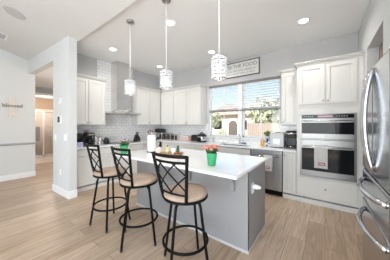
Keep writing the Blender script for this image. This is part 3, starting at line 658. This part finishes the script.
MB().box(-.135, .135, -.14, .14, .012, .28).build('body', 'grey', t, .018, 3); MB().frustum((-.125, .125, -.13, .13), (-.10, .10, -.10, .10), .28, .302).build('lid', 'grey', t, .006); MB().box(-.05, .05, -.02, .02, .302, .312).build('lid_handle', 'plastic', t, .004)
MB().box(.137, .14, -.09, .09, .05, .15).build('vent_panel', 'plastic', t); MB().box(-.06, .06, -.146, -.139, .06, .18).build('panel', 'silver', t)
for x in (-.1, .1): MB().lathe([(.015, 0), (.015, .014)], (x, -.1, 0)).lathe([(.015, 0), (.015, .014)], (x, .1, 0)).build('foot', 'black', t)
t = thing('pod_coffee_machine', 'black and silver pod coffee machine next to the oven tower', 'coffee machine', (-.545, 4.0, Z))
MB().box(-.09, .09, -.14, .14, 0, .035).build('drip_base', 'plastic', t, .008); MB().box(-.09, .09, .0, .14, .035, .27).build('column', 'plastic', t, .015)
MB().prism([(-.15, .19), (.13, .19), (.13, .30), (-.02, .315), (-.13, .285), (-.155, .23)], 'x', -.085, .085).build('brew_head', 'plastic', t, .012); MB().tube([(-.088, -.02, .27), (-.088, -.155, .265), (.088, -.155, .265), (.088, -.02, .27)], .011, 8).build('lift_handle', 'silver', t)
MB().box(.092, .125, -.0, .13, .02, .27).build('water_tank', mat('smoky_tank', (.25, .27, .3), .1), t, .008); MB().lathe([(.05, .036), (.055, .04)], (0, -.07, 0)).build('drip_tray', 'silver', t)

t.scale = (1, 1, 1.12)
# ------------------------------------------------------------------ window blinds, sign
for i, (x0, x1, lab) in enumerate(((WX0+.015, -1.755, 'white slatted blind half lowered over the window pane nearer the corner cabinets'), (-1.745, WX1-.0, 'white slatted blind half lowered over the window pane nearer the oven tower'))):
    t = thing('window_blind', lab, 'blind', ((x0+x1)/2, YB+.025, WZ1), 0, 'window blinds'); o = tuple(t.location)
    y = YB+.02
    MB(o).box(x0, x1, YB-.035, YB+.055, 2.425, 2.472).build('headrail', 'blindrail', t, .003)
    s = MB(o); z = 1.80; ta = R(-30)
    while z < 2.42:
        dy, dz = .024*math.cos(ta), .024*math.sin(ta)
        s.add([(x0+.01, y-dy, z-dz), (x1-.01, y-dy, z-dz), (x1-.01, y+dy, z+dz), (x0+.01, y+dy, z+dz), (x0+.01, y-dy, z-dz+.003), (x1-.01, y-dy, z-dz+.003), (x1-.01, y+dy, z+dz+.003), (x0+.01, y+dy, z+dz+.003)],
              [(3, 2, 1, 0), (4, 5, 6, 7), (0, 1, 5, 4), (1, 2, 6, 5), (2, 3, 7, 6), (3, 0, 4, 7)]); z += .060
    s.build('slats', 'blind', t)
    MB(o).box(x0, x1, y-.03, y+.03, 1.735, 1.775).build('bottom_rail', 'blindrail', t, .004)
    for x in (x0+.18, x1-.18): MB(o).tube([(x, y, 1.76), (x, y, 2.44)], .002, 5).build('cord', 'paper', t)
SGX0, SGX1, SGZ0, SGZ1 = -2.32, -1.24, 2.605, 2.985
t = thing('wall_sign', 'wide white lettered sign with dark frame hung above the window', 'sign', ((SGX0+SGX1)/2, YB, SGZ0)); o = tuple(t.location)
MB(o).box(SGX0+.01, SGX1-.01, YB-.02, YB-.002, SGZ0+.01, SGZ1-.01).build('board', 'signwhite', t)
f = .018
MB(o).box(SGX0, SGX0+f, YB-.03, YB-.001, SGZ0, SGZ1).box(SGX1-f, SGX1, YB-.03, YB-.001, SGZ0, SGZ1).box(SGX0, SGX1, YB-.03, YB-.001, SGZ0, SGZ0+f).box(SGX0, SGX1, YB-.03, YB-.001, SGZ1-f, SGZ1).build('frame', mat('dark_frame', (.06, .055, .05), .5), t)
for body, size, zz in (('BLESS THE FOOD', .125, .265), ('BEFORE US, THE FAMILY BESIDE US', .058, .155), ('AND THE LOVE BETWEEN US, AMEN', .052, .08)):
    text_mesh('lettering', body, size, 'ink', t, (.0, -.0205, zz), (R(90), 0, 0), .0008)

# ------------------------------------------------------------------ lights of the room
def make_pendant():
    t = thing('pendant_lamp', '', 'pendant light', (0, 0, 0), 0, 'crystal pendant lamps over the island')
    MB().lathe([(.06, H), (.06, H-.018), (.045, H-.028), (.008, H-.032)], n=28).build('ceiling_canopy', 'nickel', t)
    MB().tube([(0, 0, H-.03), (0, 0, 2.10)], .0055, 8).build('stem', 'white', t)
    MB().ring((0, 0, 2.10), .074, .005).ring((0, 0, 1.865), .074, .004).lathe([(.018, 2.05), (.018, 2.105), (.006, 2.12)]).tube([(-.074, 0, 2.10), (.074, 0, 2.10)], .004, 6).tube([(0, -.074, 2.10), (0, .074, 2.10)], .004, 6).build('shade_frame', 'chrome', t)
    b = MB()
    for r in range(6):
        for k in range(14):
            a = 2*math.pi*k/14; T = Matrix.Translation((.075*math.cos(a), .075*math.sin(a), 2.077-.0385*r)) @ Matrix.Rotation(a, 4, 'Z')
            b.T = T; h = .0125; g = .006
            b.add([(g, -h, -h), (g, h, -h), (g, h, h), (g, -h, h), (-g, -h, -h), (-g, h, -h), (-g, h, h), (-g, -h, h), (.012, 0, 0), (-.012, 0, 0)],
                  [(0, 1, 8), (1, 2, 8), (2, 3, 8), (3, 0, 8), (5, 4, 9), (6, 5, 9), (7, 6, 9), (4, 7, 9), (0, 4, 5, 1), (1, 5, 6, 2), (2, 6, 7, 3), (3, 7, 4, 0)])
    b.T = None; b.build('crystal_shade', 'crystal', t)
    MB().ball((0, 0, 1.99), .026, 10, 1.3).build('bulb', 'bulb', t)
    return t
pd = make_pendant()
for i, (x, y, lab) in enumerate(((-.90, 1.64, 'crystal pendant lamp hanging in front of the lettered sign'), (-1.70, 1.645, 'crystal pendant lamp hanging in front of the corner cabinets'), (-2.52, 1.64, 'crystal pendant lamp hanging in front of the range hood'))):
    p = pd if i == 0 else copy_tree(pd)
    p.location = (x, y, 0); p['label'] = lab
    light('pendant_glow', 'POINT', (x, y, 1.92), (0, 0, 0), .10, (1, .95, .9), shadow_soft_size=.04)
def make_can():
    t = thing('recessed_light', '', 'ceiling light', (0, 0, 0), 0, 'recessed ceiling lights')
    MB().lathe([(.088, 0), (.086, -.006), (.068, -.006), (.066, 0)], n=28, cap=False).build('trim_ring', 'white', t); MB().lathe([(.067, -.004), (.03, -.0055), (.002, -.006)], n=28).build('lens', 'lens', t)
    return t
cn = make_can()
for i, (x, y, lab) in enumerate(((-3.75, 2.02, 'recessed ceiling light in front of the range hood chimney'), (-2.03, 2.06, 'recessed ceiling light beside the middle pendant stem'), (-3.79, 3.41, 'recessed ceiling light near the cabinet corner'),
                                 (-2.08, 3.44, 'recessed ceiling light just before the lettered sign'), (-.275, 3.29, 'recessed ceiling light in front of the oven tower'))):
    c = cn if i == 0 else copy_tree(cn)
    c.location = (x, y, H); c['label'] = lab
    light('downlight', 'AREA', (x, y, H-.02), (0, 0, 0), (2.6 if i == 2 else 5.2), (1, .98, .95), shape='DISK', size=.13, spread=R(150))
light('hall_light', 'POINT', (-5.6, 2.75, 1.9), (0, 0, 0), 24, (1, .84, .70), shadow_soft_size=.25)
light('bath_light', 'POINT', (-9.4, 2.2, 2.3), (0, 0, 0), 32, (1, .88, .76), shadow_soft_size=.1)
# living ceiling: speaker and vent
def on_slope(name, label, cat, x, y):
    t = thing(name, label, cat, (x, y, H+.3*(FOLD-y))); t.rotation_euler = (math.atan(-.3), 0, 0); return t
t = on_slope('ceiling_speaker', 'round grey speaker grille in the sloped ceiling', 'speaker', -4.16, .55)
MB().lathe([(.135, 0), (.133, -.006), (.122, -.008), (.06, -.008), (.002, -.008)], n=32).build('grille', 'speaker', t); MB().ring((0, 0, -.004), .134, .005).build('rim', 'speaker', t)
t = on_slope('air_vent', 'white slotted air vent in the sloped ceiling next to the round speaker', 'vent', -5.45, .52)
MB().box(-.18, .18, -.09, .09, -.008, 0).build('frame', 'white', t, .003); MB().box(-.155, .155, -.065, .065, -.0095, -.008).build('backing', 'dark', t)
b = MB()
for k in range(5): b.box(-.155+.07*k, -.13+.07*k, -.065, .065, -.014, -.008)
b.build('louvers', 'white', t)

# ------------------------------------------------------------------ things on the walls
def on_hall(name, label, cat, x, z):
    """x = distance along the angled wall from its free end"""
    t = thing(name, label, cat); t.matrix_world = HW @ Matrix.Translation((-x, -.0005, z)); return t
def hx(px):  # distance along the wall seen at image column px
    t_ = (px-195)/175; d = Vector((-.596+.803*t_, .803+.596*t_)); ux = Vector((math.cos(R(3)), math.sin(R(3)))); p0 = Vector((-3.83, 1.22))
    # d*k = p0 - ux*s
    det = d.x*(ux.y)-d.y*(ux.x); k = (p0.x*ux.y-p0.y*ux.x)/det; q = d*k; return (p0-q).length, k
def hz(px, py): return 1.38+(125-py)/175*hx(px)[1]
t = on_hall('thermostat', 'small white thermostat high on the wall end', 'thermostat', hx(60.5)[0], hz(60.5, 101)); MB().box(-.05, .05, -.022, 0, -.055, .055).build('case', 'white', t, .006); MB().box(-.03, .03, -.024, -.022, -.005, .035).build('screen', 'grey', t); MB().box(-.02, .02, -.024, -.022, -.04, -.025).build('buttons', 'grey', t)
t = on_hall('alarm_keypad', 'dark screen keypad below the thermostat', 'keypad', hx(60)[0], hz(60, 119.5)); MB().box(-.085, .085, -.018, 0, -.075, .075).build('case', 'white', t, .006); MB().box(-.07, .03, -.020, -.018, -.06, .06).build('screen', 'glassblack', t); MB().box(.045, .07, -.020, -.018, -.05, .05).build('button_strip', 'grey', t)
for px, lab, n in ((55.6, 'white light switch near the opening edge of the wall end', 1), (65.5, 'white double light switch near the corner of the wall end', 2)):
    t = on_hall('light_switch', lab, 'light switch', hx(px)[0], hz(px, 137.5)); w_ = .036+.023*(n-1); MB().box(-w_, w_, -.006, 0, -.06, .06).build('cover_plate', 'white', t, .002)
    for k in range(n): MB().box(-.016+(k-(n-1)/2)*.046, .016+(k-(n-1)/2)*.046, -.010, -.006, -.033, .033).build('rocker', 'paper', t, .001)
t = on_hall('outlet', 'white outlet low on the wall end above the baseboard', 'outlet', hx(60.5)[0], hz(60.5, 172)); MB().box(-.038, .038, -.006, 0, -.06, .06).build('cover_plate', 'white', t, .002); MB().box(-.016, .016, -.009, -.006, .008, .04).box(-.016, .016, -.009, -.006, -.04, -.008).build('receptacle', 'paper', t)
t = thing('wall_cross', 'pale wooden cross with dark script word on the far wall', 'cross', (-6.32, .80, 1.605))
MB().box(0, .018, -.075, .075, 0, .46).build('upright', 'palewood', t, .003); MB().box(0, .02, -.15, .15, .225, .295).build('crossbar', 'palewood', t, .003)
text_mesh('script_word', 'blessed', .125, 'ink', t, (.026, 0, .262), (R(90), 0, R(90)), .003)
t = thing('return_air_grille', 'grey slatted air grille above the hall doorway', 'vent', (-8.2, 1.86, 2.53)); MB().box(0, .012, -.42, .42, 0, .19).build('frame', 'grey', t)
b = MB()
for k in range(6): b.box(.012, .02, -.40, .40, .012+.03*k, .028+.03*k)
b.build('louvers', 'rail', t)
# bathroom seen through the doorway
t = thing('shower_enclosure', 'glass shower enclosure with white posts beyond the hall doorway', 'shower', (-9.7, 2.0, .004)); o = (-9.7, 2.0, .004)
for y in (1.75, 2.15, 2.75): MB(o).box(-9.72, -9.68, y-.025, y+.025, .004, 1.95).build('post', 'white', t)
MB(o).box(-9.72, -9.68, 1.2, 2.8, .004, .09).build('curb', 'white', t); MB(o).box(-9.715, -9.685, 1.2, 2.8, 1.92, 1.96).build('top_rail', 'chrome', t)
for y0, y1 in ((1.2, 1.72), (1.78, 2.12), (2.18, 2.72)): MB(o).box(-9.704, -9.698, y0, y1, .09, 1.92).build('glass_panel', 'pane', t)
MB(o).tube([(-9.66, 2.22, 1.30), (-9.60, 2.22, 1.30), (-9.60, 2.62, 1.30), (-9.66, 2.62, 1.30)], .014).build('towel_bar', 'nickel', t); MB(o).tube([(-9.66, 2.30, .86), (-9.60, 2.30, .86), (-9.60, 2.70, .90), (-9.66, 2.70, .90)], .011).build('towel_bar', 'nickel', t)
t = thing('hanging_towel', 'dark towel hanging by the shower at the doorway edge', 'towel', (-9.62, 1.95, .86)); MB().box(-.02, .02, -.07, .07, -.15, .45).build('cloth', 'rail', t, .01)
t = thing('shoe', 'small dark shoe on the hall floor at the wall edge', 'shoe', (-6.2, 1.72, 0)); MB().prism([(-.13, 0), (.13, 0), (.13, .03), (.03, .05), (-.04, .09), (-.13, .09)], 'y', -.04, .04).build('upper', 'plastic', t, .012); MB().box(-.135, .135, -.045, .045, 0, .012).build('sole', 'wood', t)

# ------------------------------------------------------------------ outside the window
GZ = -.35
struct('ground_lawn', MB().box(-60, 40, YB+.5, 90, GZ-.1, GZ), 'lawn')
struct('ground_street', MB().box(-60, 40, 13, 20, GZ, GZ+.02), 'drive')
def house(label, x0, x1, y, zt, ridge, wallm, arch):
    c = ((x0+x1)/2, y, GZ); t = thing('house', label, 'house', c)
    MB(c).box(x0, x1, y, y+8, GZ, zt).build('walls', wallm, t)
    MB(c).prism([(x0-.5, zt), (x1+.5, zt), ((x0+x1)/2, ridge)], 'y', y-.5, y+8.5).build('roof', 'roof', t)
    if arch:
        ax, aw, ah = arch
        pts = [(ax-aw, GZ), (ax+aw, GZ), (ax+aw, ah)]+[(ax+aw*math.cos(a), ah+aw*math.sin(a)) for a in [R(15*k) for k in range(1, 12)]]+[(ax-aw, ah)]
        MB(c).prism([(p[0]*1.0, p[1]) for p in pts], 'y', y-.12, y-.02).build('arched_entry', mat('entry_shade', (.06, .048, .04), .8), t)
        pts2 = [(ax+(p[0]-ax)*1.25, GZ+(p[1]-GZ)*1.12) for p in pts]; MB(c).prism(pts2, 'y', y-.06, y).build('entry_surround', 'signwhite', t)
        for xx in (x0+1.5, x1-2.5): w = MB(c).box(xx, xx+1.3, y-.05, y, GZ+1, GZ+2.4).build('window', 'glassblack', t); MB(c).box(xx-.1, xx+1.4, y-.08, y-.05, GZ+.9, GZ+1).build('sill', 'white', w)
    return t
house('beige house with arched entry across the street', -15.5, -7.6, 24, 2.9, 4.5, 'stucco', (-10.85, .7, 1.35))
house('tan house with brown gable roof beyond the fence', -6.9, 2.0, 22, 1.9, 3.6, 'stucco2', None)
t = thing('garden_fence', 'brown board fence beyond the window pane near the amber soap', 'fence', (-1.2, 12, GZ)); b = MB((-1.2, 12, GZ))
for k in range(52): b.box(-4.4+.135*k, -4.4+.135*k+.125, 12, 12.03, GZ+.05, 1.50+.02*(k % 2))
b.build('boards', 'fence', t)
for k in range(4): MB((-1.2, 12, GZ)).box(-4.4+2.3*k, -4.3+2.3*k, 12.03, 12.13, GZ, 1.53).build('post', 'fence', t)
def tree(label, x, y, h, r, kind='tree'):
    t = thing('tree' if kind == 'tree' else 'shrub', label, kind, (x, y, GZ))
    if kind == 'tree': MB().tube([(0, 0, 0), (.08, 0, h*.35), (0, .1, h*.7)], [.16, .12, .07]).build('trunk', 'bark', t)
    b = MB(); cz = h*.68 if kind == 'tree' else r*.6
    leaves(b, (0, 0, cz), r, 900 if kind == 'tree' else 420, r*.13, .8); b.build('foliage', 'foliage', t)
tree('leafy tree beyond the window beside the arched house', -9.9, 16.0, 3.4, 1.35)
tree('tall tree behind the fence showing between the blind slats', -4.0, 15.5, 4.4, 1.6)
for x, y, r, lab in ((-8.1, 15.2, .7, 'round green shrub by the street below the arched house'), (-11.9, 22.6, .9, 'green shrub against the beige house wall'), (-4.75, 11.5, .6, 'green shrub at the end of the board fence')): tree(lab, x, y, 1, r, 'shrub')
